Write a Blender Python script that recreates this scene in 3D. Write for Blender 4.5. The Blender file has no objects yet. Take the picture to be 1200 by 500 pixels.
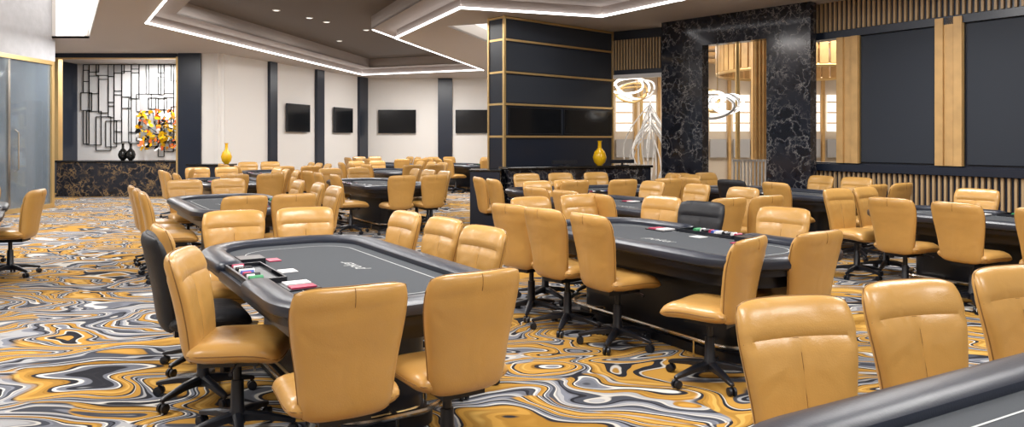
import bpy, bmesh, math, random
from mathutils import Vector, Matrix
from mathutils.geometry import tessellate_polygon
random.seed(7)
scene = bpy.context.scene
COL = scene.collection
scene.view_settings.view_transform = 'Standard'

# ------------------------------------------------------------------ materials
def nt(name):
    m = bpy.data.materials.new(name); m.use_nodes = True
    n = m.node_tree.nodes; l = m.node_tree.links
    return m, n, l, n['Principled BSDF']

def mat(name, col, rough=0.5, metal=0.0, emis=None, es=0.0, bump=0.0, bscale=80, var=0.0, trans=0.0, coat=0.0, wr=0.0):
    m, n, l, b = nt(name)
    b.inputs['Base Color'].default_value = (*col, 1)
    b.inputs['Roughness'].default_value = rough
    b.inputs['Metallic'].default_value = metal
    if trans: b.inputs['Transmission Weight'].default_value = trans
    if coat:
        b.inputs['Coat Weight'].default_value = coat; b.inputs['Coat Roughness'].default_value = 0.22
    if emis:
        b.inputs['Emission Color'].default_value = (*emis, 1)
        b.inputs['Emission Strength'].default_value = es
    if bump or var:
        tc = n.new('ShaderNodeTexCoord'); no = n.new('ShaderNodeTexNoise')
        no.inputs['Scale'].default_value = bscale; no.inputs['Detail'].default_value = 3
        l.new(tc.outputs['Object'], no.inputs['Vector'])
        if bump:
            bp = n.new('ShaderNodeBump'); bp.inputs['Strength'].default_value = bump
            bp.inputs['Distance'].default_value = 0.01
            l.new(no.outputs['Fac'], bp.inputs['Height']); l.new(bp.outputs['Normal'], b.inputs['Normal'])
            if wr:
                nw = n.new('ShaderNodeTexNoise'); nw.inputs['Scale'].default_value = 7; nw.inputs['Detail'].default_value = 1.5; nw.inputs['Distortion'].default_value = 0.5
                l.new(tc.outputs['Object'], nw.inputs['Vector'])
                b2 = n.new('ShaderNodeBump'); b2.inputs['Strength'].default_value = wr; b2.inputs['Distance'].default_value = 0.03
                l.new(nw.outputs['Fac'], b2.inputs['Height']); l.new(b2.outputs['Normal'], bp.inputs['Normal'])
        if var:
            n2 = n.new('ShaderNodeTexNoise'); n2.inputs['Scale'].default_value = 5
            l.new(tc.outputs['Object'], n2.inputs['Vector'])
            mx = n.new('ShaderNodeMix'); mx.data_type = 'RGBA'
            mx.inputs['A'].default_value = (*[c*(1-var) for c in col], 1)
            mx.inputs['B'].default_value = (*[min(1, c*(1+var)) for c in col], 1)
            l.new(n2.outputs['Fac'], mx.inputs['Factor']); l.new(mx.outputs['Result'], b.inputs['Base Color'])
    return m

def ramp(n, stops, interp='LINEAR'):
    r = n.new('ShaderNodeValToRGB'); cr = r.color_ramp; cr.interpolation = interp
    cr.elements[0].position = stops[0][0]; cr.elements[0].color = (*stops[0][1], 1)
    cr.elements[1].position = stops[1][0]; cr.elements[1].color = (*stops[1][1], 1)
    for p, c in stops[2:]:
        e = cr.elements.new(p); e.color = (*c, 1)
    return r

def marble(name, base, v1, v2, scale=1.6, thick=0.05):
    m, n, l, b = nt(name)
    tc = n.new('ShaderNodeTexCoord')
    no = n.new('ShaderNodeTexNoise'); no.inputs['Scale'].default_value = scale*1.0; no.inputs['Detail'].default_value = 7
    no.inputs['Roughness'].default_value = 0.6
    l.new(tc.outputs['Object'], no.inputs['Vector'])
    mx = n.new('ShaderNodeVectorMath'); mx.operation = 'MULTIPLY_ADD'
    mx.inputs[1].default_value = (1.2, 1.2, 1.2)
    l.new(no.outputs['Color'], mx.inputs[0]); l.new(tc.outputs['Object'], mx.inputs[2])
    vo = n.new('ShaderNodeTexVoronoi'); vo.feature = 'DISTANCE_TO_EDGE'; vo.inputs['Scale'].default_value = scale*1.5
    l.new(mx.outputs[0], vo.inputs['Vector'])
    r = ramp(n, [(0, v1), (thick*0.35, v2), (thick, tuple(c*3 for c in base)), (thick*3, base)])
    l.new(vo.outputs['Distance'], r.inputs['Fac'])
    n3 = n.new('ShaderNodeTexNoise'); n3.inputs['Scale'].default_value = scale*1.3; n3.inputs['Detail'].default_value = 3
    l.new(tc.outputs['Object'], n3.inputs['Vector'])
    r3 = ramp(n, [(0.36, (0, 0, 0)), (0.56, (1, 1, 1))]); l.new(n3.outputs['Fac'], r3.inputs['Fac'])
    mix = n.new('ShaderNodeMix'); mix.data_type = 'RGBA'; mix.inputs['A'].default_value = (*[c*2 for c in base], 1)
    l.new(r3.outputs['Color'], mix.inputs['Factor']); l.new(r.outputs['Color'], mix.inputs['B'])
    l.new(mix.outputs['Result'], b.inputs['Base Color'])
    b.inputs['Roughness'].default_value = 0.12
    return m

def carpet():
    m, n, l, b = nt('carpet_swirl')
    tc = n.new('ShaderNodeTexCoord')
    mp = n.new('ShaderNodeMapping'); mp.inputs['Rotation'].default_value = (0, 0, math.radians(12)); mp.inputs['Scale'].default_value = (0.64, 1.15, 1)
    l.new(tc.outputs['Object'], mp.inputs['Vector'])
    w = n.new('ShaderNodeTexNoise'); w.inputs['Scale'].default_value = 1.2; w.inputs['Detail'].default_value = 1.9
    l.new(mp.outputs[0], w.inputs['Vector'])
    ma = n.new('ShaderNodeVectorMath'); ma.operation = 'MULTIPLY_ADD'; ma.inputs[1].default_value = (1.5, 1.5, 0)
    l.new(w.outputs['Color'], ma.inputs[0]); l.new(mp.outputs[0], ma.inputs[2])
    a = n.new('ShaderNodeTexNoise'); a.inputs['Scale'].default_value = 1.05; a.inputs['Detail'].default_value = 0.9
    l.new(ma.outputs[0], a.inputs['Vector'])
    mu = n.new('ShaderNodeMath'); mu.operation = 'MULTIPLY'; mu.inputs[1].default_value = 7.5
    l.new(a.outputs['Fac'], mu.inputs[0])
    fr = n.new('ShaderNodeMath'); fr.operation = 'FRACT'; l.new(mu.outputs[0], fr.inputs[0])
    AM = (0.49, 0.265, 0.052); AD = (0.33, 0.165, 0.025); AL = (0.60, 0.36, 0.09); BK = (0.020, 0.021, 0.028); WH = (0.72, 0.70, 0.65)
    GR = (0.20, 0.215, 0.255); CH = (0.062, 0.067, 0.085); LG = (0.38, 0.385, 0.40)
    def hard(seq, e=0.007):
        out = []
        for i, (p, c) in enumerate(seq):
            nx = seq[i+1][0] if i+1 < len(seq) else 1.0
            out += [(p+(e if i else 0), c), (nx-e if nx < 1 else 1.0, c)]
        return out
    r1 = ramp(n, hard([(0, AM), (0.14, AL), (0.22, AM), (0.34, AD), (0.38, BK), (0.43, WH), (0.475, GR), (0.56, BK), (0.62, LG), (0.67, CH), (0.73, AM), (0.90, WH), (0.93, BK)]))
    r2 = ramp(n, hard([(0, GR), (0.11, BK), (0.17, CH), (0.29, WH), (0.345, LG), (0.42, AD), (0.46, AM), (0.58, BK), (0.63, WH), (0.66, GR), (0.76, CH), (0.86, WH), (0.90, LG)]))
    l.new(fr.outputs[0], r1.inputs['Fac']); l.new(fr.outputs[0], r2.inputs['Fac'])
    s = n.new('ShaderNodeTexNoise'); s.inputs['Scale'].default_value = 0.8; s.inputs['Detail'].default_value = 1
    l.new(ma.outputs[0], s.inputs['Vector'])
    sr = ramp(n, [(0.51, (0, 0, 0)), (0.52, (1, 1, 1))]); l.new(s.outputs['Fac'], sr.inputs['Fac'])
    mix = n.new('ShaderNodeMix'); mix.data_type = 'RGBA'
    l.new(sr.outputs['Color'], mix.inputs['Factor']); l.new(r1.outputs['Color'], mix.inputs['A']); l.new(r2.outputs['Color'], mix.inputs['B'])
    m2 = n.new('ShaderNodeMath'); m2.operation = 'MULTIPLY'; m2.inputs[1].default_value = 36
    l.new(a.outputs['Fac'], m2.inputs[0])
    f2 = n.new('ShaderNodeMath'); f2.operation = 'FRACT'; l.new(m2.outputs[0], f2.inputs[0])
    r4 = ramp(n, [(0, (1.0, 1.0, 1.0)), (0.55, (1, 1, 1)), (0.62, (0.76, 0.75, 0.75)), (0.85, (0.76, 0.75, 0.75)), (0.92, (1, 1, 1))]); l.new(f2.outputs[0], r4.inputs['Fac'])
    mm = n.new('ShaderNodeMix'); mm.data_type = 'RGBA'; mm.blend_type = 'MULTIPLY'; mm.inputs['Factor'].default_value = 1
    l.new(mix.outputs['Result'], mm.inputs['A']); l.new(r4.outputs['Color'], mm.inputs['B'])
    l.new(mm.outputs['Result'], b.inputs['Base Color'])
    b.inputs['Roughness'].default_value = 0.95
    b.inputs['Specular IOR Level'].default_value = 0.15
    f = n.new('ShaderNodeTexNoise'); f.inputs['Scale'].default_value = 220
    l.new(tc.outputs['Object'], f.inputs['Vector'])
    bp = n.new('ShaderNodeBump'); bp.inputs['Strength'].default_value = 0.3; bp.inputs['Distance'].default_value = 0.005
    l.new(f.outputs['Fac'], bp.inputs['Height']); l.new(bp.outputs['Normal'], b.inputs['Normal'])
    return m

M = {}
M['carpet'] = carpet()
M['leather'] = mat('tan_leather', (0.57, 0.318, 0.088), 0.33, bump=0.10, bscale=160, var=0.10, coat=0.30, wr=0.28)
M['seam'] = mat('leather_seam', (0.24, 0.12, 0.03), 0.6)
M['blackleather'] = mat('black_leather', (0.007, 0.008, 0.012), 0.5, bump=0.1, bscale=150, wr=0.3)
M['blackseam'] = mat('black_seam', (0.004, 0.004, 0.006), 0.6)
M['plastic'] = mat('black_plastic', (0.010, 0.012, 0.018), 0.35)
M['rail'] = mat('rail_vinyl', (0.020, 0.025, 0.040), 0.36, bump=0.06, bscale=120)
M['felt'] = mat('grey_felt', (0.052, 0.059, 0.069), 0.9, bump=0.1, bscale=300)
M['line'] = mat('felt_print', (0.5, 0.52, 0.52), 0.8)
M['tablebody'] = mat('table_body', (0.008, 0.010, 0.016), 0.3)
M['brass'] = mat('brass', (0.72, 0.50, 0.22), 0.35, 0.7)
M['chrome'] = mat('chrome', (0.6, 0.56, 0.50), 0.2, 1.0)
M['red'] = mat('red_plastic', (0.45, 0.04, 0.10), 0.4)
M['whitep'] = mat('white_card', (0.8, 0.8, 0.8), 0.4)
M['green'] = mat('green_chip', (0.05, 0.3, 0.12), 0.4)
M['bluec'] = mat('blue_chip', (0.05, 0.1, 0.4), 0.4)
M['wall'] = mat('warm_white_wall', (0.80, 0.775, 0.745), 0.7, bump=0.05, bscale=60)
M['navy'] = mat('navy_panel', (0.012, 0.018, 0.034), 0.32)
M['navyp'] = mat('charcoal_fabric', (0.022, 0.029, 0.043), 0.7, bump=0.2, bscale=200)
M['black'] = mat('tv_black', (0.006, 0.007, 0.009), 0.12)
M['ceil'] = mat('taupe_ceiling', (0.58, 0.53, 0.50), 0.75)
M['ceilmid'] = mat('taupe_riser', (0.34, 0.295, 0.27), 0.7)
M['ceildark'] = mat('brown_ceiling', (0.13, 0.107, 0.094), 0.65)
M['led'] = mat('led_strip', (1, 1, 1), 0.5, emis=(1.0, 0.97, 0.97), es=5)
M['ledsoft'] = mat('loop_led', (0.9, 0.9, 0.9), 0.5, emis=(1.0, 0.98, 0.95), es=2.5)
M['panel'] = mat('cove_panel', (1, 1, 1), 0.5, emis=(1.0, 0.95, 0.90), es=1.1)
M['marble'] = marble('black_marble', (0.009, 0.010, 0.015), (0.36, 0.34, 0.32), (0.13, 0.125, 0.12), 2.4, 0.05)
M['marbleg'] = marble('gold_black_marble', (0.010, 0.011, 0.016), (0.45, 0.29, 0.11), (0.22, 0.15, 0.08), 2.4, 0.09)
M['wood'] = mat('gold_oak', (0.58, 0.36, 0.145), 0.45, var=0.25)
M['slat'] = mat('slat_oak', (0.46, 0.32, 0.175), 0.5)
M['glass'] = mat('smoked_glass', (0.42, 0.50, 0.58), 0.08, trans=0.72)
M['greyp'] = mat('pearl_panel', (0.42, 0.425, 0.45), 0.45, bump=0.5, bscale=9, var=0.15)
M['tilewhite'] = mat('white_relief_tile', (0.82, 0.82, 0.83), 0.45)
M['yellow'] = mat('yellow_glaze', (0.80, 0.46, 0.01), 0.15)
M['orange'] = mat('orange_paint', (0.70, 0.13, 0.02), 0.4)
M['blackgl'] = mat('black_glaze', (0.01, 0.01, 0.01), 0.15)
M['outerwall'] = mat('outer_wall', (0.66, 0.58, 0.48), 0.6)
M['glow'] = mat('warm_glow', (1, 1, 1), 0.5, emis=(1.0, 0.92, 0.80), es=1.0)
M['whitem'] = mat('white_metal', (0.85, 0.85, 0.86), 0.35)
M['stone'] = mat('pale_floor', (0.4, 0.36, 0.3), 0.3)
M['mesh'] = mat('grey_backdrop', (0.42, 0.42, 0.43), 0.6)

# ------------------------------------------------------------------ mesh builder
class MB:
    def __init__(s, mats):
        s.v = []; s.f = []; s.mi = []; s.mats = list(mats); s.T = None
    def mid(s, k):
        if k not in s.mats: s.mats.append(k)
        return s.mats.index(k)
    def add(s, verts, faces, k):
        o = len(s.v)
        for p in verts:
            p = Vector(p); s.v.append(s.T(p) if s.T else p)
        for f in faces:
            s.f.append([i+o for i in f]); s.mi.append(s.mid(k))
    def box(s, x0, x1, y0, y1, z0, z1, k):
        vs = [(x, y, z) for z in (z0, z1) for y in (y0, y1) for x in (x0, x1)]
        s.add(vs, [(0, 2, 3, 1), (4, 5, 7, 6), (0, 1, 5, 4), (2, 6, 7, 3), (0, 4, 6, 2), (1, 3, 7, 5)], k)
    def rings(s, rings, k, cap=True, loop=False):
        n = len(rings[0]); vs = [p for r in rings for p in r]; fs = []
        R = len(rings)
        for i in range(R if loop else R-1):
            for j in range(n):
                a = i*n+j; b = i*n+(j+1) % n; c = ((i+1) % R)*n+(j+1) % n; d = ((i+1) % R)*n+j
                fs.append((a, b, c, d))
        if cap and not loop:
            fs.append(tuple(range(n-1, -1, -1))); fs.append(tuple((R-1)*n+j for j in range(n)))
        s.add(vs, fs, k)
    def cyl(s, x, y, z0, z1, r0, r1, k, n=16):
        s.lathe(x, y, [(r0, z0), (r1, z1)], k, n)
    def lathe(s, x, y, prof, k, n=20):
        s.rings([[(x+r*math.cos(2*math.pi*j/n), y+r*math.sin(2*math.pi*j/n), z) for j in range(n)] for r, z in prof], k)
    def tube(s, pts, r, k, n=8, loop=False):
        pts = [Vector(p) for p in pts]; R = []
        N = len(pts)
        for i, p in enumerate(pts):
            a = pts[(i-1) % N] if (loop or i > 0) else p
            b = pts[(i+1) % N] if (loop or i < N-1) else p
            t = (b-a).normalized()
            up = Vector((0, 0, 1)) if abs(t.z) < 0.9 else Vector((1, 0, 0))
            u = t.cross(up).normalized(); w = u.cross(t)
            rr = r[i] if isinstance(r, (list, tuple)) else r
            R.append([p+u*rr*math.cos(2*math.pi*j/n)+w*rr*math.sin(2*math.pi*j/n) for j in range(n)])
        s.rings(R, k, loop=loop)
    def prism(s, poly, z0, z1, k):
        s.rings([[(p[0], p[1], z0) for p in poly], [(p[0], p[1], z1) for p in poly]], k)
    def pillow(s, fn, k, n=14):
        g = [math.sin(math.pi/2*(2*i/n-1)) for i in range(n+1)]
        for side in (1, -1):
            vs = [fn(u, v, side) for v in g for u in g]; fs = []
            for i in range(n):
                for j in range(n):
                    q = (i*(n+1)+j, i*(n+1)+j+1, (i+1)*(n+1)+j+1, (i+1)*(n+1)+j)
                    fs.append(q if side > 0 else q[::-1])
            s.add(vs, fs, k)
    def mesh(s, name, smooth=True, merge=True):
        me = bpy.data.meshes.new(name)
        me.from_pydata([tuple(v) for v in s.v], [], s.f)
        for k in s.mats: me.materials.append(M[k])
        for p, i in zip(me.polygons, s.mi): p.material_index = i
        bm = bmesh.new(); bm.from_mesh(me)
        if merge: bmesh.ops.remove_doubles(bm, verts=bm.verts, dist=1e-5)
        bmesh.ops.recalc_face_normals(bm, faces=bm.faces)
        if smooth:
            for f in bm.faces: f.smooth = True
            for e in bm.edges:
                if len(e.link_faces) == 2 and e.calc_face_angle(0) > math.radians(38): e.smooth = False
        bm.to_mesh(me); bm.free()
        return me
    def obj(s, name, smooth=True, merge=True, bevel=0):
        o = bpy.data.objects.new(name, s.mesh(name, smooth, merge)); COL.objects.link(o)
        if bevel:
            b = o.modifiers.new('bevel', 'BEVEL'); b.width = bevel; b.segments = 3; b.limit_method = 'ANGLE'
        return o

def place(me, name, x, y, ang, sc=(1, 1, 1), z=0):
    o = bpy.data.objects.new(name, me); COL.objects.link(o)
    o.location = (x, y, z); o.rotation_euler = (0, 0, ang); o.scale = sc
    return o

# ------------------------------------------------------------------ chair (faces +Y)
def chair_mesh(name, L, S):
    b = MB([L, S, 'plastic'])
    def bf(u, v, side, off=0):
        x = u*(0.224+0.024*v+0.006*math.sin(v*3))*(1-0.085*v**6); zz = v*(1-0.07*u**6)
        z = 0.725+0.285*zz
        t = 0.052*max(0.0, (1-u**6)*(1-v**6))**0.5
        q = (zz+1)/2
        if side > 0:
            t *= 1-0.28*math.exp(-((v-0.52)/0.045)**2)-0.18*math.exp(-(u/0.045)**2)*(1 if v < 0.52 else 0)-0.20*math.exp(-((v+0.05)/0.04)**2)
        else:
            t *= 1-0.22*math.exp(-((v-0.66)/0.04)**2)-(0.12*math.exp(-(u/0.045)**2) if v > 0.66 else 0)
        y = -0.205-0.09*q-0.02*q*q+0.62*x*x + 0.014*math.sin(q*math.pi)
        return (x, y+side*(t+off), z)
    b.pillow(bf, L, 28)
    for side in (1, -1):
        for vv in ([0.52, -0.05] if side > 0 else [0.66]):
            b.tube([bf(u, vv, side, -0.0005) for u in [i/8*0.97 for i in range(-8, 9)]], 0.0024, S, 5)
        lo, hi = (-0.9, 0.52) if side > 0 else (0.66, 0.975)
        b.tube([bf(0, lo+(hi-lo)*i/8, side, -0.0005) for i in range(9)], 0.0022, S, 5)
    per = []
    for i in range(48):
        a = 2*math.pi*i/48; c, s_ = math.cos(a), math.sin(a); m = max(abs(c), abs(s_))
        per.append(bf(c/m, s_/m, 1))
    b.tube(per, 0.0032, S, 5, loop=True)
    def sf(u, v, side):
        x = u*0.247*(1-0.09*v**6); y = 0.025+v*0.240*(1-0.08*u**6)
        t = 0.064*max(0.0, (1-u**6)*(1-v**6))**0.5
        z = 0.487-0.032*max(0, v)**3+side*t*(1.0 if side > 0 else 0.8) + 0.012*u*u
        return (x, y, z)
    b.pillow(sf, L)
    per = []
    for i in range(40):
        a = 2*math.pi*i/40; c, s_ = math.cos(a), math.sin(a); m = max(abs(c), abs(s_))
        per.append(sf(c/m, s_/m, 1))
    b.tube(per, 0.003, S, 5, loop=True)
    b.box(-0.11, 0.11, -0.17, 0.13, 0.405, 0.445, 'plastic')
    b.tube([(0.09, 0.02, 0.42), (0.23, 0.03, 0.425), (0.27, 0.03, 0.415)], [0.006, 0.006, 0.011], 'plastic', 6)
    b.lathe(0, 0, [(0.022, 0.26), (0.022, 0.41)], 'plastic', 12)
    b.lathe(0, 0, [(0.045, 0.075), (0.047, 0.135), (0.036, 0.15), (0.032, 0.30), (0.030, 0.305)], 'plastic', 14)
    for i in range(5):
        a = 2*math.pi*i/5+0.3; c, s_ = math.cos(a), math.sin(a)
        R = []
        for r, z, w, h in [(0.03, 0.115, 0.028, 0.026), (0.15, 0.105, 0.023, 0.019), (0.29, 0.078, 0.016, 0.012), (0.305, 0.074, 0.010, 0.008)]:
            R.append([(r*c-w*s_*k1, r*s_+w*c*k1, z+h*k2) for k1, k2 in ((-1, -1), (1, -1), (1, 0.5), (0.5, 1), (-0.5, 1), (-1, 0.5))])
        b.rings(R, 'plastic')
        cx, cy = 0.29*c, 0.29*s_
        b.cyl(cx, cy, 0.045, 0.075, 0.008, 0.008, 'plastic', 8)
        for sg in (-1, 1):
            ctr = Vector((cx-sg*0.016*s_, cy+sg*0.016*c, 0.0285))
            ax = Vector((-s_, c, 0)); ra = Vector((c, s_, 0))
            rr = []
            for tt, rad in ((-0.011, 0.02), (-0.008, 0.028), (0.008, 0.028), (0.011, 0.02)):
                rr.append([ctr+ax*tt+ra*rad*math.cos(2*math.pi*j/12)+Vector((0, 0, 1))*rad*math.sin(2*math.pi*j/12) for j in range(12)])
            b.rings(rr, 'plastic')
    return b.mesh(name)

CH = chair_mesh('poker_chair_mesh', 'leather', 'seam')
CB = chair_mesh('dealer_chair_mesh', 'blackleather', 'blackseam')
def chair(x, y, fx, fy, black=False, hz=1.0, jit=True):
    a = math.atan2(fy, fx)-math.pi/2
    if jit: a += random.uniform(-0.12, 0.12); x += random.uniform(-.02, .02); y += random.uniform(-.02, .02)
    return place(CB if black else CH, 'dealer_chair' if black else 'poker_chair', x, y, a, (1, 1, hz))
def chair_b(bx, by, fx, fy, black=False, hz=1.0):
    k = 0.28/math.hypot(fx, fy)
    return chair(bx+fx*k, by+fy*k, fx, fy, black, hz, False)

# ------------------------------------------------------------------ table
def outline(L, W, r, gap=0.0, n=10):
    pts = [(gap/2, -W)] if gap else []
    for (cx, cy, a0) in ((L-r, -W+r, -90), (L-r, W-r, 0), (-L+r, W-r, 90), (-L+r, -W+r, 180)):
        for i in range(n+1):
            a = math.radians(a0+90*i/n); pts.append((cx+r*math.cos(a), cy+r*math.sin(a)))
    if gap: pts.append((-gap/2, -W))
    return pts
def table_mesh():
    L, W, r = 1.36, 0.66, 0.50
    b = MB(['rail', 'felt', 'line', 'tablebody', 'brass', 'chrome', 'red', 'whitep', 'green', 'bluec', 'plastic', 'black'])
    path = outline(L-0.085, W-0.085, r-0.085, 0.74)
    R = []
    N = len(path)
    P = [Vector((p[0], p[1], 0)) for p in path]
    def sec(p, t, sc, off=0.0):
        nrm = Vector((-t.y, t.x, 0)); o = []
        for j in range(14):
            a = 2*math.pi*j/14
            ca, sa = math.cos(a), math.sin(a)
            ex = math.copysign(abs(ca)**0.75, ca)*0.090; ez = math.copysign(abs(sa)**0.8, sa)*0.047
            o.append(p+t*off+nrm*ex*sc+Vector((0, 0, 0.772+ez*sc)))
        return o
    for i in range(N):
        t = (P[min(i+1, N-1)]-P[max(i-1, 0)]).normalized()
        if i == 0:
            t = Vector((1, 0, 0))
            for o_, sc in ((-0.075, 0.3), (-0.065, 0.6), (-0.04, 0.86)): R.append(sec(P[0], t, sc, o_))
        R.append(sec(P[i], t, 1))
        if i == N-1:
            t = Vector((1, 0, 0)); R[-1] = sec(P[i], t, 1)
            for sc, o_ in ((0.86, 0.04), (0.6, 0.065), (0.3, 0.075)): R.append(sec(P[i], t, sc, o_))
    b.rings(R, 'rail')
    b.prism(outline(L-0.04, W-0.04, r-0.04), 0.69, 0.752, 'tablebody')
    b.prism(outline(L-0.05, W-0.02, r-0.05), 0.742, 0.762, 'rail')
    b.prism(outline(L-0.14, W-0.10, r-0.12), 0.752, 0.768, 'felt')
    b.prism(outline(L-0.12, W-0.12, r-0.12), 0.60, 0.70, 'tablebody')
    a1 = outline(L-0.36, W-0.27, r-0.24); a2 = outline(L-0.368, W-0.278, r-0.248); n = len(a1)
    b.add([(p[0], p[1], 0.7695) for p in a1]+[(p[0], p[1], 0.7695) for p in a2],
          [(i, (i+1) % n, n+(i+1) % n, n+i) for i in range(n)], 'line')
    cu = bpy.data.curves.new('t', 'FONT'); cu.body = 'poker'; cu.size = 0.13; cu.align_x = 'CENTER'; cu.shear = 0.4
    ob = bpy.data.objects.new('t', cu); COL.objects.link(ob)
    me = bpy.data.meshes.new_from_object(ob.evaluated_get(bpy.context.evaluated_depsgraph_get()))
    b.add([(-v.co.x, -v.co.y+0.16, 0.770) for v in me.vertices], [tuple(p.vertices) for p in me.polygons], 'line')
    bpy.data.objects.remove(ob)
    b.box(-0.30, 0.30, -0.60, -0.40, 0.766, 0.778, 'plastic')
    for i in range(10):
        x = -0.25+i*0.05
        k = ['red', 'whitep', 'plastic', 'black', 'whitep', 'bluec', 'red', 'plastic', 'whitep', 'green'][i]
        R = [[(x+0.02*math.cos(2*math.pi*j/10), y, 0.786+0.02*math.sin(2*math.pi*j/10)) for j in range(10)] for y in (-0.58, -0.58+random.uniform(0.04, 0.13))]
        b.rings(R, k)
    b.box(-0.31, 0.31, -0.615, -0.60, 0.766, 0.80, 'plastic'); b.box(-0.31, 0.31, -0.40, -0.39, 0.766, 0.80, 'plastic')
    b.box(-0.31, -0.295, -0.60, -0.40, 0.766, 0.80, 'plastic'); b.box(0.295, 0.31, -0.60, -0.40, 0.766, 0.80, 'plastic')
    b.box(0.36, 0.60, -0.46, -0.28, 0.769, 0.776, 'plastic'); b.box(0.38, 0.48, -0.44, -0.30, 0.776, 0.786, 'whitep'); b.box(0.50, 0.58, -0.44, -0.30, 0.776, 0.784, 'red')
    b.box(-0.10, 0.02, -0.34, -0.24, 0.769, 0.772, 'whitep'); b.box(-0.55, -0.38, -0.50, -0.34, 0.765, 0.81, 'plastic')
    b.box(-0.56, -0.44, -0.30, -0.22, 0.769, 0.775, 'red')
    for l_, w_, z0, z1 in ((0.92, 0.30, 0.0, 0.07), (0.88, 0.26, 0.07, 0.60)):
        b.prism(outline(l_, w_, 0.14, n=6), z0, z1, 'tablebody')
    ring = outline(1.0, 0.36, 0.24, n=8)
    b.tube([(p[0], p[1], 0.13) for p in ring], 0.017, 'chrome', 8, loop=True)
    b.tube([(p[0]*0.887, p[1]*0.75, 0.10) for p in ring], 0.009, 'brass', 6, loop=True)
    for x, y in ((0.6, 0.36), (-0.6, 0.36), (0.6, -0.36), (-0.6, -0.36), (1.0, 0), (-1.0, 0)):
        b.tube([(x, y, 0.13), (x*0.88, y*0.72, 0.13)], 0.012, 'chrome', 6)
        b.tube([(x, y, 0.13), (x, y, 0.0)], 0.010, 'chrome', 6)
    return b.mesh('poker_table_mesh')
TM = table_mesh()
D = Vector((0.54, -0.84)).normalized(); Nn = Vector((0.84, 0.54)).normalized()
ANG = math.atan2(D.y, D.x)
def wpt(c, ang, x, y):
    return (c[0]+x*math.cos(ang)-y*math.sin(ang), c[1]+x*math.sin(ang)+y*math.cos(ang))
def table(c, ang=ANG, chairs=True, skip=(), hz=1.0, dealer=False):
    place(TM, 'poker_table', c[0], c[1], ang)
    if not chairs: return
    W, L = 0.66, 1.36
    sl = [(-0.66, W+.13, 0, -1, 0), (0, W+.13, 0, -1, 0), (0.66, W+.13, 0, -1, 0),
          (L+.13, 0.29, -1, 0, 0), (L+.13, -0.29, -1, 0, 0), (-L-.13, 0.29, 1, 0, 0), (-L-.13, -0.29, 1, 0, 0),
          (0.80, -W-.13, 0, 1, 0), (0.0, -W-.17, 0, 1, dealer), (-0.80, -W-.13, 0, 1, 0)]
    for i, (x, y, fx, fy, bl) in enumerate(sl):
        if i in skip: continue
        p = wpt(c, ang, x, y); f = wpt((0, 0), ang, fx, fy)
        chair(p[0], p[1], f[0], f[1], bool(bl), hz)

# table A (front left)
table((-1.15, 4.70), chairs=False)
chair_b(-0.65, 2.95, -0.45, 0.89)
chair_b(-0.16, 3.27, -0.55, 0.84)
chair_b(-1.76, 3.88, 0.95, 0.12)
chair_b(-2.16, 4.36, 0.86, 0.5, True, hz=1.03)
chair_b(-2.42, 5.0, 0.84, 0.54)
chair_b(-2.31, 6.02, 0.44, -0.9); chair_b(-1.80, 6.30, 0.4, -0.92)
chair_b(-0.86, 5.93, -0.84, -0.60); chair_b(-0.50, 5.46, -0.84, -0.62); chair_b(-0.18, 4.90, -0.80, -0.66)
# table B (mid right)
table((1.32, 6.05), ANG+math.pi, chairs=False)
chair_b(-0.02, 6.42, 0.70, 0.7, hz=1.02); chair_b(0.25, 5.95, 0.78, 0.62, hz=1.03); chair_b(0.58, 5.50, 0.84, 0.5, hz=1.03)
chair_b(1.52, 4.62, -0.75, 0.66, hz=0.97); chair_b(2.06, 4.85, -0.5, 0.86, hz=0.98)
chair_b(2.36, 6.28, -0.75, -0.66); chair_b(1.80, 6.85, -0.72, -0.70, True, hz=1.0); chair_b(1.56, 7.5, -0.75, -0.66)
chair_b(0.18, 7.45, 0.54, -0.84); chair_b(0.70, 7.78, 0.54, -0.84)
# table C (corner, long axis turned)
table((1.82, 1.92), math.radians(28.5), chairs=False)
chair_b(1.04, 2.70, 0.24, -0.97); chair_b(1.65, 3.02, 0.27, -0.96); chair_b(2.31, 3.36, 0.30, -0.95)
chair_b(3.9, 3.2, -0.84, -0.54)
def nd(n, d): return (Nn.x*n+D.x*d, Nn.y*n+D.y*d)
table(nd(6.15, -6.75), ANG+math.pi)
table((1.25, 11.75), math.atan2(0.36, 0.93))
table(nd(9.5, -7.2), ANG, skip=(0,), dealer=True)
table(nd(8.25, -3.45), ANG+math.pi)
table((-3.55, 9.25), ANG+math.pi)
table((-2.5, 13.5), ANG)
table((-5.4, 13.9), ANG)
table((-6.35, 7.95), ANG+math.pi, skip=(7, 8, 9))
chair_b(-5.60, 8.55, -0.93, -0.2)
table((-5.7, 17.5), ANG)
table((-3.0, 18.4), ANG)
table((-1.4, 22.8), ANG+math.pi)
table((-4.0, 23.4), ANG)
chair(-6.9, 14.9, -1, -.4)

# ------------------------------------------------------------------ room shell
def seg(p0, p1):
    p0 = Vector(p0); p1 = Vector(p1); u = (p1-p0).normalized(); nn = Vector((u.y, -u.x))
    ln = (p1-p0).length
    return (lambda p: Vector((p0.x+u.x*p.x+nn.x*p.y, p0.y+u.y*p.x+nn.y*p.y, p.z))), ln
CZ = 3.95
b = MB(['carpet']); b.box(-16, 16, -4, 30, -0.1, 0.0, 'carpet'); b.obj('floor', False)

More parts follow.
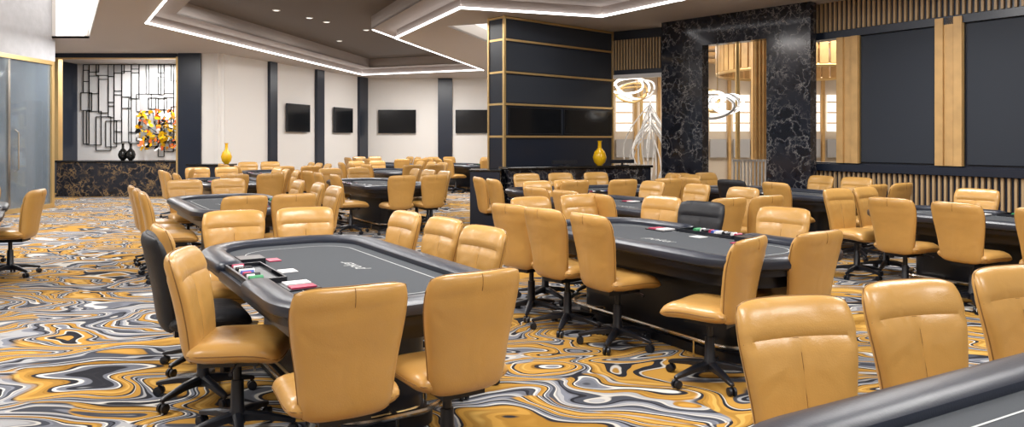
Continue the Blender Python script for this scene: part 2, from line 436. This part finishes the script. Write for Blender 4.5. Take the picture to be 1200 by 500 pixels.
def poly_obj(name, polys, z, k, thick=0.04):
    b = MB([k]); allp = [p for pl in polys for p in pl]
    tris = tessellate_polygon([[Vector((p[0], p[1], 0)) for p in pl] for pl in polys])
    b.add([(p[0], p[1], z) for p in allp], tris, k)
    b.add([(p[0], p[1], z+thick) for p in allp], tris, k)
    for pl in polys:
        n = len(pl)
        b.add([(p[0], p[1], z) for p in pl]+[(p[0], p[1], z+thick) for p in pl], [(i, (i+1) % n, n+(i+1) % n, n+i) for i in range(n)], k)
    return b.obj(name, False, merge=False)
tray = [(-5.88, 12.25), (-7.44, 14.7), (-5.5, 26.6), (-0.95, 24.7), (-2.69, 16.9), (-0.92, 13.05), (1.73, 13.97), (2.88, 12.25), (6.3, 7.0), (-2.6, 7.0)]
def inset(poly, d):
    n = len(poly); out = []
    area = sum(poly[i][0]*poly[(i+1) % n][1]-poly[(i+1) % n][0]*poly[i][1] for i in range(n))
    sg = 1 if area > 0 else -1
    for i in range(n):
        p = Vector(poly[i]); a = (p-Vector(poly[i-1])).normalized(); c = (Vector(poly[(i+1) % n])-p).normalized()
        n1 = Vector((-a.y, a.x))*sg; n2 = Vector((-c.y, c.x))*sg
        m = (n1+n2).normalized(); k = d/max(0.35, m.dot(n1)); out.append((p.x+m.x*k, p.y+m.y*k))
    return out
out_rect = [(-15.8, -4), (8.5, -4), (8.5, 9), (5.2, 13.9), (3.1, 16.4), (1.4, 16.4), (1.4, 30), (-15.8, 30)]
pl1 = [(-10.74, 16.9), (-9.85, 16.9), (-5.5, 9.9), (-6.4, 7.6), (-10.74, 7.6)]
pl2 = [(-1.35, 15.1), (-0.15, 14.6), (-0.3, 18.6)]
poly_obj('ceiling', [out_rect, tray, pl1, pl2], CZ, 'ceil', 0.05)
in1 = inset(tray, 0.55)
def riser(name, poly, z0, z1, k):
    n = len(poly); b = MB([k])
    b.add([(p[0], p[1], z0) for p in poly]+[(p[0], p[1], z1) for p in poly], [(i, (i+1) % n, n+(i+1) % n, n+i) for i in range(n)], k)
    return b.obj(name, False)
riser('trim_tray_riser', tray, CZ, CZ+0.22, 'ceilmid')
poly_obj('ceiling_tray_ledge', [inset(tray, -0.02), in1], CZ+0.20, 'ceilmid', 0.04)
riser('trim_tray_upper_riser', in1, CZ+0.2, CZ+0.5, 'ceilmid')
poly_obj('ceiling_tray_top', [inset(in1, -0.02)], CZ+0.5, 'ceildark', 0.05)
b = MB(['led'])
ld = inset(tray, 0.025)
for i in range(len(ld)):
    p, q = ld[i], ld[(i+1) % len(ld)]
    T, ln = seg(p, q); b.T = T
    b.box(-0.02, ln+0.02, -0.018, 0.018, CZ-0.010, CZ+0.025, 'led')
b.T = None
b.obj('led_strip_light', False)
l2 = inset(tray, 0.52); b = MB(['led'])
T, ln = seg(l2[3], l2[4]); b.T = T; b.box(0, ln, -0.012, 0.012, CZ+0.178, CZ+0.198, 'led'); b.obj('led_accent_strip', False)
riser('trim_cove_1', pl1, CZ, 5.25, 'wall'); poly_obj('cove_light_panel', [inset(pl1, -0.01)], 5.25, 'panel', 0.02)
riser('trim_cove_2', pl2, CZ, CZ+0.3, 'wall'); poly_obj('cove_light_panel', [inset(pl2, -0.01)], CZ+0.3, 'panel', 0.02)
b = MB(['panel']); b.box(-10.6, -9.95, 16.86, 16.88, 4.0, 5.2, 'panel')  # emissive sheet over the far cove riser; its lit look is put into emission
T, ln = seg((-9.87, 16.85), (-5.55, 9.95)); b.T = T; b.box(0.05, ln, 0.01, 0.03, 4.02, 5.2, 'panel'); b.obj('cove_riser_painted_glow', False)  # same painted glow along the long riser, not a lamp
b = MB(['whitem', 'panel'])
for x, y in ((-5.2, 16), (-4.75, 17), (-4.5, 17.6), (-3.8, 18.9), (-3.5, 11.5), (-1.0, 11), (-5.0, 21), (-3, 21.5), (1.2, 11.2)):
    b.lathe(x, y, [(0.085, CZ+0.485), (0.085, CZ+0.50)], 'whitem', 16); b.lathe(x, y, [(0.06, CZ+0.48), (0.06, CZ+0.486)], 'panel', 16)
b.obj('ceiling_downlights')

def wall(name, p0, p1, k='wall', z0=0, z1=CZ, t=0.12):
    b = MB([k]); T, ln = seg(p0, p1); b.T = T; b.box(0, ln, -t, 0, z0, z1, k); return b.obj(name, False)
TW0, TW1 = (-8.03, 19.8), (-5.6, 28.0)
wall('wall_tv_angled', TW0, TW1)
wall('wall_tv_back', TW1, (1.3, 28.0))
wall('wall_divider', (1.3, 28.0), (1.3, 16.3))
def pil(name, p0, p1, s0, s1, k='navy', t=0.10, z0=0, z1=CZ):
    b = MB([k]); T, ln = seg(p0, p1); b.T = T
    b.box(s0, s1, 0.0, t, z0, z1, k); return b.obj(name, False)
def s_at(px, p0, p1):
    p0 = Vector(p0); u = (Vector(p1)-p0).normalized()
    return (px*p0.y-p0.x)/(u.x-px*u.y)
for a0, a1 in ((-0.3370, -0.3270), (-0.2720, -0.2620)):
    pil('wall_pilaster', TW0, TW1, s_at(a0, TW0, TW1), s_at(a1, TW0, TW1))
T_, ln_ = seg(TW0, TW1)
pil('wall_pilaster', TW0, TW1, ln_-0.75, ln_-0.1)
pil('wall_pilaster', TW1, (1.3, 28), 2.75, 3.3)
def tv(p0, p1, s, w=1.45, h=0.90, z=2.28):
    b = MB(['black', 'plastic']); T, ln = seg(p0, p1); b.T = T
    b.box(s-w/2, s+w/2, 0.06, 0.11, z-h/2, z+h/2, 'plastic'); b.box(s-w/2+0.02, s+w/2-0.02, 0.11, 0.113, z-h/2+0.02, z+h/2-0.02, 'black')
    b.box(s-0.2, s+0.2, 0.0, 0.06, z-0.2, z+0.2, 'plastic')
    b.obj('wall_television', False)
tv(TW0, TW1, s_at(-0.2976, TW0, TW1), 1.3, 0.9); tv(TW0, TW1, s_at(-0.2353, TW0, TW1), 1.3, 0.9)
tv(TW1, (1.3, 28), 1.18); tv(TW1, (1.3, 28), 4.15)

# left alcove : white relief of overlapping rectangular outlines
wall('wall_alcove_back', (-13.6, 22.7), (-8.2, 22.7), 'tilewhite')
b = MB(['tilewhite', 'blackgl', 'mesh'])
rr_ = random.Random(3)
x = -13.4; xs = []
while x < -8.5: xs.append(x); x += rr_.choice([0.18, 0.24, 0.30])
for i, x in enumerate(xs):
    w_ = (xs[i+1]-x) if i+1 < len(xs) else 0.3
    z = 0.95+rr_.uniform(0, 0.6)
    while z < CZ-0.1:
        h_ = rr_.choice([0.35, 0.55, 0.8, 1.05]); z2 = min(z+h_, CZ-0.02)
        if rr_.random() < 0.16: b.box(x+0.02, x+w_-0.02, 22.66, 22.69, z+0.02, z2-0.02, 'mesh')
        ex = rr_.choice([0, 0, 0.08]); t = 0.009; y0 = 22.665
        b.box(x-ex, x+w_+ex, y0, 22.69, z-t, z+t, 'blackgl'); b.box(x-ex, x+w_+ex, y0, 22.69, z2-t, z2+t, 'blackgl')
        b.box(x-ex-t, x-ex+t, y0, 22.69, z, z2, 'blackgl'); b.box(x+w_+ex-t, x+w_+ex+t, y0, 22.69, z, z2, 'blackgl')
        z = z2+rr_.choice([0, 0, 0.12])
b.obj('wall_relief_lattice', False, merge=False)
wall('wall_alcove_left', (-13.6, 19.6), (-13.6, 22.7), 'navy')
wall('wall_alcove_return', (-8.5, 22.7), (-8.03, 19.9), 'wall')
b = MB(['navy', 'brass', 'wall']); b.box(-9.12, -8.5, 19.8, 20.1, 0, CZ, 'navy'); b.box(-9.17, -9.12, 19.79, 20.1, 0, CZ-0.1, 'brass'); b.box(-8.5, -8.03, 19.86, 20.05, 0, CZ, 'wall'); b.obj('alcove_pillar', False)
b = MB(['navy', 'brass']); b.box(-12.9, -9.17, 19.85, 20.05, CZ-0.12, CZ, 'navy'); b.box(-12.9, -9.17, 19.84, 20.05, CZ-0.15, CZ-0.12, 'brass')
b.box(-12.55, -12.42, 19.85, 20.05, 1.02, CZ-0.15, 'brass'); b.obj('alcove_frame', False)
b = MB(['marbleg', 'blackgl']); b.box(-12.75, -9.2, 20.3, 20.95, 0, 0.95, 'marbleg'); b.box(-12.8, -9.15, 20.25, 21.0, 0.95, 1.0, 'blackgl'); b.obj('marble_service_counter', False, bevel=0.01)
def vase(name, x, y, z, prof, k):
    b = MB([k]); b.lathe(x, y, [(r, z+h) for r, h in prof], k, 24); return b.obj(name)
VP = [(0.06, 0), (0.13, 0.08), (0.16, 0.2), (0.12, 0.33), (0.045, 0.42), (0.04, 0.56), (0.06, 0.6), (0.045, 0.6)]
vase('black_vase', -11.05, 20.6, 1.0, [(r*.8, h*.8) for r, h in VP], 'blackgl'); vase('black_vase', -10.8, 20.55, 1.0, [(r*.8, h*.8) for r, h in VP], 'blackgl')
b = MB(['yellow', 'orange', 'blackgl', 'whitep'])
for i in range(26):
    a = random.uniform(0, 6.28); r = random.uniform(0.3, 0.75)
    b.tube([(-10.93, 22.62, 1.7), (-10.93+r*0.5*math.cos(a+.3), 22.55, 1.88+r*0.5*math.sin(a+.3)), (-10.93+r*math.cos(a), 22.5, 1.88+r*math.sin(a))], 0.010, 'blackgl', 5)
for i in range(210):
    c = Vector((-10.93+random.uniform(-.66, .66), 22.45+random.uniform(-.1, .14), 1.88+random.uniform(-.62, .62)))
    w = random.uniform(0.035, 0.10); h = w*random.uniform(0.35, 0.7)
    Rm = Matrix.Rotation(random.uniform(0, 6.28), 3, 'Y') @ Matrix.Rotation(random.uniform(-.6, .6), 3, 'X')
    b.add([c+Rm @ Vector((w*math.cos(q), 0, h*math.sin(q))) for q in [j*math.pi/4 for j in range(8)]], [tuple(range(8))], random.choice(['yellow', 'yellow', 'orange', 'blackgl', 'whitep', 'yellow']))
b.obj('floral_wall_sculpture', False, merge=False)
# left glass partition
GX, GY = -10.78, 17.0
b = MB(['glass']); b.box(GX-.02, GX+.02, 6, GY-.1, 0.05, 3.33, 'glass'); b.obj('window_1', False)
b = MB(['brass', 'chrome'])
b.box(GX-.06, GX+.06, GY-.1, GY, 0, 3.42, 'brass'); b.box(GX-.06, GX+.06, 6, GY-.1, 3.33, 3.42, 'brass'); b.box(GX-.06, GX+.06, 6, GY-.1, 0, 0.10, 'brass')
b.box(GX-.05, GX+.05, 15.45, 15.52, 0.05, 3.33, 'chrome'); b.box(GX-.05, GX+.05, 12.4, 12.45, 0.05, 3.33, 'chrome')
b.tube([(GX+.02, 15.7, 0.9), (GX+.10, 15.7, 0.95), (GX+.10, 15.7, 1.75), (GX+.02, 15.7, 1.8)], 0.018, 'chrome', 8)
b.obj('trim_window_frame', False)
b = MB(['greyp']); b.box(GX-.06, GX+.06, 6, GY+.02, 3.42, 5.25, 'greyp'); b.obj('wall_left_header', False)
wall('wall_left_outer', (-15.6, 2), (-15.6, 22.7), 'greyp')
wall('wall_left_end', (-13.3, 19.75), (GX-.1, GY-.02), 'greyp')
wall('wall_left', (GX, -3.8), (GX, 6), 'wall')
wall('wall_rear', (8.3, -3.8), (GX, -3.8), 'wall')
b = MB(['wood', 'brass', 'navy', 'yellow', 'whitep'])
T, ln = seg((-13.25, 19.6), (GX-.15, GY-.1)); b.T = T
b.box(0.2, ln-0.2, 0.0, 0.32, 0, 2.5, 'navy')
for z in (0.5, 0.95, 1.4, 1.85, 2.3): b.box(0.2, ln-0.2, 0.32, 0.4, z, z+0.04, 'brass')
rr_ = random.Random(5)
for z in (0.54, 0.99, 1.44, 1.89):
    s = 0.3
    while s < ln-0.4:
        w_ = rr_.uniform(0.08, 0.2); b.box(s, s+w_, 0.325, 0.39, z, z+rr_.uniform(0.15, 0.33), rr_.choice(['wood', 'yellow', 'whitep', 'brass'])); s += w_+rr_.uniform(0.05, 0.2)
b.obj('display_shelving', False)

b = MB(['navy', 'blackgl']); b.box(-8.3, -7.3, 18.6, 19.1, 0, 0.92, 'navy'); b.box(-8.35, -7.25, 18.55, 19.15, 0.92, 0.96, 'blackgl'); b.obj('console_cabinet', False, bevel=0.01)
vase('yellow_vase', -7.42, 18.85, 0.96, [(r*.85, h*.9) for r, h in VP], 'yellow')

# central dark display column
C0, C1 = (-0.16, 13.8), (2.2, 15.9)
T, ln = seg(C0, C1)
b = MB(['navy', 'brass', 'navyp', 'black', 'plastic']); b.T = T
b.box(0, ln, -0.44, 0, 0, CZ, 'navy')
for z in (1.65, 2.27, 2.88, 3.5, 3.92):
    b.box(-0.012, ln+0.01, -0.45, 0.035, z-0.02, z+0.02, 'brass')
b.box(-0.02, 0.03, -0.01, 0.035, 0, CZ, 'brass'); b.box(-0.02, 0.012, -0.46, -0.42, 0, CZ, 'brass'); b.box(ln-0.03, ln+0.012, -0.01, 0.035, 1.0, CZ, 'brass')
for z in (1.67, 2.29, 2.90, 3.52):
    b.box(0.06, ln-0.06, 0.0, 0.012, z+0.02, min(z+0.54, CZ-0.06), 'navyp')
b.obj('display_column', False)
b = MB(['black', 'plastic']); b.T = T
for s0, s1 in ((0.10, 1.52), (1.60, ln-0.08)):
    b.box(s0, s1, 0.014, 0.05, 1.70, 2.22, 'plastic'); b.box(s0+.015, s1-.015, 0.05, 0.052, 1.715, 2.205, 'black')
b.obj('column_television', False)
b = MB(['navy', 'blackgl']); b.box(-0.75, -0.22, 12.95, 13.6, 0, 1.02, 'navy'); b.box(-0.77, -0.20, 12.93, 13.62, 1.02, 1.05, 'blackgl'); b.obj('podium', False, bevel=0.008)
K0, K1 = (-0.08, 13.25), (2.75, 14.35)
T, ln = seg(K0, K1); b = MB(['marble', 'blackgl']); b.T = T
b.box(0, ln, -0.40, 0, 0, 1.04, 'marble'); b.box(-0.02, ln+0.02, -0.42, 0.05, 1.04, 1.09, 'blackgl'); b.obj('reception_counter', False, bevel=0.01)
p = T(Vector((2.0, -0.2, 0))); vase('yellow_vase', p.x, p.y, 1.09, [(r*.85, h*.8) for r, h in VP], 'yellow')
for s in (1.2, 2.45):
    b = MB(['plastic', 'black']); b.T = T
    b.box(s-0.26, s+0.26, -0.12, -0.09, 1.13, 1.20, 'plastic'); b.box(s-0.1, s+0.1, -0.2, -0.02, 1.09, 1.10, 'plastic'); b.box(s-0.02, s+0.02, -0.13, -0.1, 1.09, 1.16, 'plastic')
    b.obj('counter_monitor', False)

H0, H1 = (2.2, 15.9), (3.2, 15.2)
T, ln = seg(H0, H1); b = MB(['navy', 'slat']); b.T = T
b.box(-0.1, ln, -0.15, 0, 3.0, CZ, 'navy')
n = 18
for i in range(n): b.box(-0.05+i*ln/n, -0.05+i*ln/n+0.035, 0, 0.04, 3.1, 3.75, 'slat')
b.box(-0.1, ln, -0.16, 0.02, 2.92, 3.0, 'whitem')
b.obj('wall_slat_header', False)

# marble portal
P0, P1 = (3.02, 14.65), (5.09, 12.37)
T, ln = seg(P0, P1); b = MB(['marble']); b.T = T
sl = s_at(0.2659, P0, P1)-0.06; sr = s_at(0.3506, P0, P1)
b.box(0, sl, -0.22, 0, 0, CZ, 'marble'); b.box(sr, ln, -0.22, 0, 0, CZ, 'marble'); b.box(sl, sr, -0.22, 0, 3.4, CZ, 'marble')
b.obj('marble_portal', False)

# right wall
R0 = (5.20, 12.92); R1 = (7.13, 10.1)
uR = (Vector(R1)-Vector(R0)).normalized(); R2 = (R0[0]+uR.x*14, R0[1]+uR.y*14)
T, _ = seg(R0, R2); ln = 14
b = MB(['navy', 'wall']); b.T = T
b.box(0, ln, -0.2, 0, 0, 1.2, 'navy'); b.box(0, ln, -0.2, 0, 3.32, CZ+0.05, 'navy'); b.box(0.9, ln, -0.2, -0.02, 1.2, 3.32, 'navy')
b.obj('wall_right', False)
b = MB(['navy', 'brass']); b.T = T
b.box(0, ln, 0, 0.10, 1.06, 1.18, 'navy'); b.box(0, ln, 0, 0.06, 3.32, 3.44, 'navy'); b.obj('trim_right_rail', False)
b = MB(['slat']); b.T = T
i = 0.0
while i < ln:
    b.box(i, i+0.035, 0, 0.045, 3.45, CZ, 'slat'); b.box(i, i+0.035, 0, 0.045, 0.12, 1.05, 'slat'); i += 0.085
b.obj('wall_slat_cladding', False)
def sR(px): return s_at((px-600)/850, R0, R1)
for a0, a1 in ((1010, 1096), (1134, 1226)):
    b = MB(['navyp']); b.T = T; b.box(sR(a0), sR(a1), 0.0, 0.03, 1.22, 3.30, 'navyp'); b.obj('acoustic_wall_panel', False, bevel=0.01)
s = sR(1270)
b = MB(['navyp']); b.T = T
b.box(s, s+2.0, 0, 0.03, 1.22, 3.30, 'navyp'); b.box(s+2.6, s+5, 0, 0.03, 1.22, 3.30, 'navyp'); b.obj('acoustic_wall_panel', False)
for a0, a1 in ((983, 1009), (1098, 1131), (1228, 1268)):
    b = MB(['wood', 'brass']); b.T = T; s0, s1 = sR(a0), sR(a1); w = s1-s0
    for j in range(3): b.box(s0+w*j/3+0.008, s0+w*(j+1)/3-0.008, 0.0, 0.09 if j != 1 else 0.06, 1.2, 3.32 if a0 < 1000 else 3.42, 'wood')
    b.box(s0, s1, 0, 0.05, 1.2, 3.32, 'brass')
    b.obj('wood_trim_panel', False)

# ------------------------------------------------------------------ adjoining hall
b = MB(['stone']); b.box(1.5, 15.8, 16.6, 29.5, 0.0, 0.012, 'stone'); b.obj('floor_hall', False)
wall('wall_hall_back', (1.4, 28), (16, 28), 'outerwall', z1=4.9)
wall('wall_hall_right', (15.8, 29.5), (15.8, 6), 'outerwall', z1=4.9)
b = MB(['outerwall', 'glow'])
b.add([(1.3, 14.6, 4.6), (16, 6, 4.6), (16, 29, 4.6), (1.3, 29, 4.6)], [(0, 1, 2, 3)], 'outerwall')
b.obj('ceiling_hall', False)
b = MB(['led', 'wood'])
for y in (18, 20, 22, 24, 26): b.box(2.2, 15, y, y+0.12, 4.55, 4.58, 'led'); b.box(2.2, 15, y+0.5, y+1.1, 4.42, 4.55, 'wood')
b.obj('hall_ceiling_lights', False)
b = MB(['glow', 'wood', 'blackgl'])
for i in range(15):
    x = 2.2+i*0.9
    b.box(x, x+0.62, 27.85, 27.9, 1.9, 3.3, 'glow'); b.box(x+0.7, x+0.8, 27.8, 27.95, 0, 4.4, 'wood')
    b.box(x, x+0.62, 27.8, 27.9, 0.9, 1.6, 'mesh')
    for z in (2.2, 2.6, 3.0): b.box(x, x+0.62, 27.83, 27.86, z, z+0.04, 'wood')
b.obj('hall_backlit_panels', False)
b = MB(['wood', 'brass'])
for j in range(60):
    a = 2*math.pi*j/60; cx, cy, r = 8.1, 20.0, 2.3
    q = [(cx+(r+dr)*math.cos(a+da), cy+(r+dr)*math.sin(a+da)) for dr, da in ((0, -0.042), (0.1, -0.042), (0.1, 0.042), (0, 0.042))]
    b.rings([[(x, y, 3.45) for x, y in q], [(x, y, 4.35) for x, y in q]], 'wood')
b.tube([(8.1+2.35*math.cos(2*math.pi*j/40), 20+2.35*math.sin(2*math.pi*j/40), 3.42) for j in range(40)], 0.05, 'brass', 8, loop=True)
b.obj('curved_oak_bulkhead', False)
for x, y in ((5.35, 17.2), (4.1, 23.0)):
    b = MB(['brass']); b.lathe(x, y, [(0.14, 0.012), (0.14, 0.06), (0.055, 0.08), (0.055, 4.3), (0.12, 4.35), (0.12, 4.4)], 'brass', 20); b.obj('brass_post')
b = MB(['wood', 'brass']); b.box(5.85, 6.3, 17.6, 17.75, 0.012, 4.4, 'wood')
for j in range(5): b.box(5.85+j*0.09+0.03, 5.85+j*0.09+0.07, 17.56, 17.6, 0.02, 4.4, 'wood')
b.obj('oak_fin_post', False)
def loops(name, cx, cy, cz, sc, seed, nl, mats, tr=0.03):
    b = MB(mats); rr = random.Random(seed)
    for k in range(nl):
        r = sc*rr.uniform(0.6, 1.0); ti, tz = rr.uniform(0.9, 1.5), rr.uniform(-.8, .8); ph = rr.uniform(0, 6)
        Rm = Matrix.Rotation(tz, 3, 'Z') @ Matrix.Rotation(ti, 3, 'X'); off = Vector((rr.uniform(-.5, .5), rr.uniform(-.3, .3), rr.uniform(-.25, .25)))*sc
        b.tube([Vector((cx, cy, cz))+off+Rm @ Vector((r*math.cos(a), 0.6*r*math.sin(a), 0.15*r*math.sin(2*a+ph))) for a in [2*math.pi*j/40 for j in range(40)]], tr, mats[k % len(mats)], 6, loop=True)
    b.tube([(cx, cy, cz), (cx, cy, 4.4)], 0.01, 'brass', 6)
    b.obj(name)
loops('loop_chandelier', 4.42, 15.6, 2.38, 0.46, 4, 6, ['ledsoft', 'whitem', 'ledsoft', 'brass'])
loops('loop_chandelier', 3.55, 20.6, 3.0, 0.60, 9, 5, ['ledsoft', 'brass', 'whitem'])
b = MB(['whitem']); rr = random.Random(12)
for k in range(26):
    a0 = rr.uniform(0, 6.28); R_ = rr.uniform(0.3, 0.7); tw = rr.uniform(-1.6, 1.6); h = rr.uniform(1.8, 2.5)
    b.tube([Vector((3.55+R_*math.sin(math.pi*t)*math.cos(a0+tw*t), 18.6+R_*math.sin(math.pi*t)*math.sin(a0+tw*t), 0.05+h*t)) for t in [j/12 for j in range(13)]], 0.018, 'whitem', 5)
b.lathe(3.55, 18.6, [(0.4, 0.012), (0.4, 0.1)], 'whitem', 24)
b.obj('white_wire_sculpture')
b = MB(['whitem'])
b.box(4.9, 6.6, 16.1, 16.16, 1.1, 1.15, 'whitem')
for j in range(22): b.box(4.92+j*0.078, 4.95+j*0.078, 16.11, 16.15, 0.0, 1.1, 'whitem')
b.obj('white_railing', False)

# ------------------------------------------------------------------ lights
def area(x, y, z, sx, sy, e, col=(1, 0.975, 0.945)):
    ld = bpy.data.lights.new('added_area_light', 'AREA'); ld.shape = 'RECTANGLE'; ld.size = sx; ld.size_y = sy; ld.energy = e; ld.color = col  # area lamp added for overall brightness, with no fixture of its own
    o = bpy.data.objects.new('added_area_light', ld); COL.objects.link(o); o.location = (x, y, z)
for x, y, e in ((-4, 1, 130), (1, 1, 130), (4.5, 1, 110), (-4, 5, 155), (0, 5, 150), (4.5, 5, 130), (-8.5, 5, 110), (-8.2, 11, 170), (-9.3, 17, 130), (-0.2, 9.5, 150), (-4, 10, 150), (4.6, 9, 140),
                (-5.2, 15, 180), (-1.8, 21, 140), (-4, 19, 180), (-3, 25, 190), (-10.8, 21.4, 190), (0.3, 17, 50), (2.0, 12.6, 80)):
    inside = (-6.5 < x < 2.5 and y > 7.5 and y < 25)
    area(x, y, CZ+0.45 if inside and (x, y) not in ((-1.8, 21), (0.3, 17)) else CZ-0.03, 1.2, 1.2, e*0.98)
for x, y in ((4, 18.5), (8, 17), (6, 23), (10, 23)): area(x, y, 4.38, 2.0, 2.0, 130, (1, 0.95, 0.87))
area(-13.3, 14, 3.8, 1.5, 5, 150, (0.9, 0.95, 1))  # added lamp, brightens the space behind the glass partition
w = bpy.data.worlds.new('World'); scene.world = w; w.use_nodes = True
w.node_tree.nodes['Background'].inputs[0].default_value = (0.8, 0.85, 0.9, 1); w.node_tree.nodes['Background'].inputs[1].default_value = 0.3

cam = bpy.data.cameras.new('camera'); co = bpy.data.objects.new('camera', cam); COL.objects.link(co)
co.location = (0, 0, 1.6); co.rotation_euler = (math.pi/2, 0, 0)
cam.sensor_width = 36; cam.lens = 25.5; cam.shift_y = -0.0725; cam.clip_end = 200
scene.camera = co
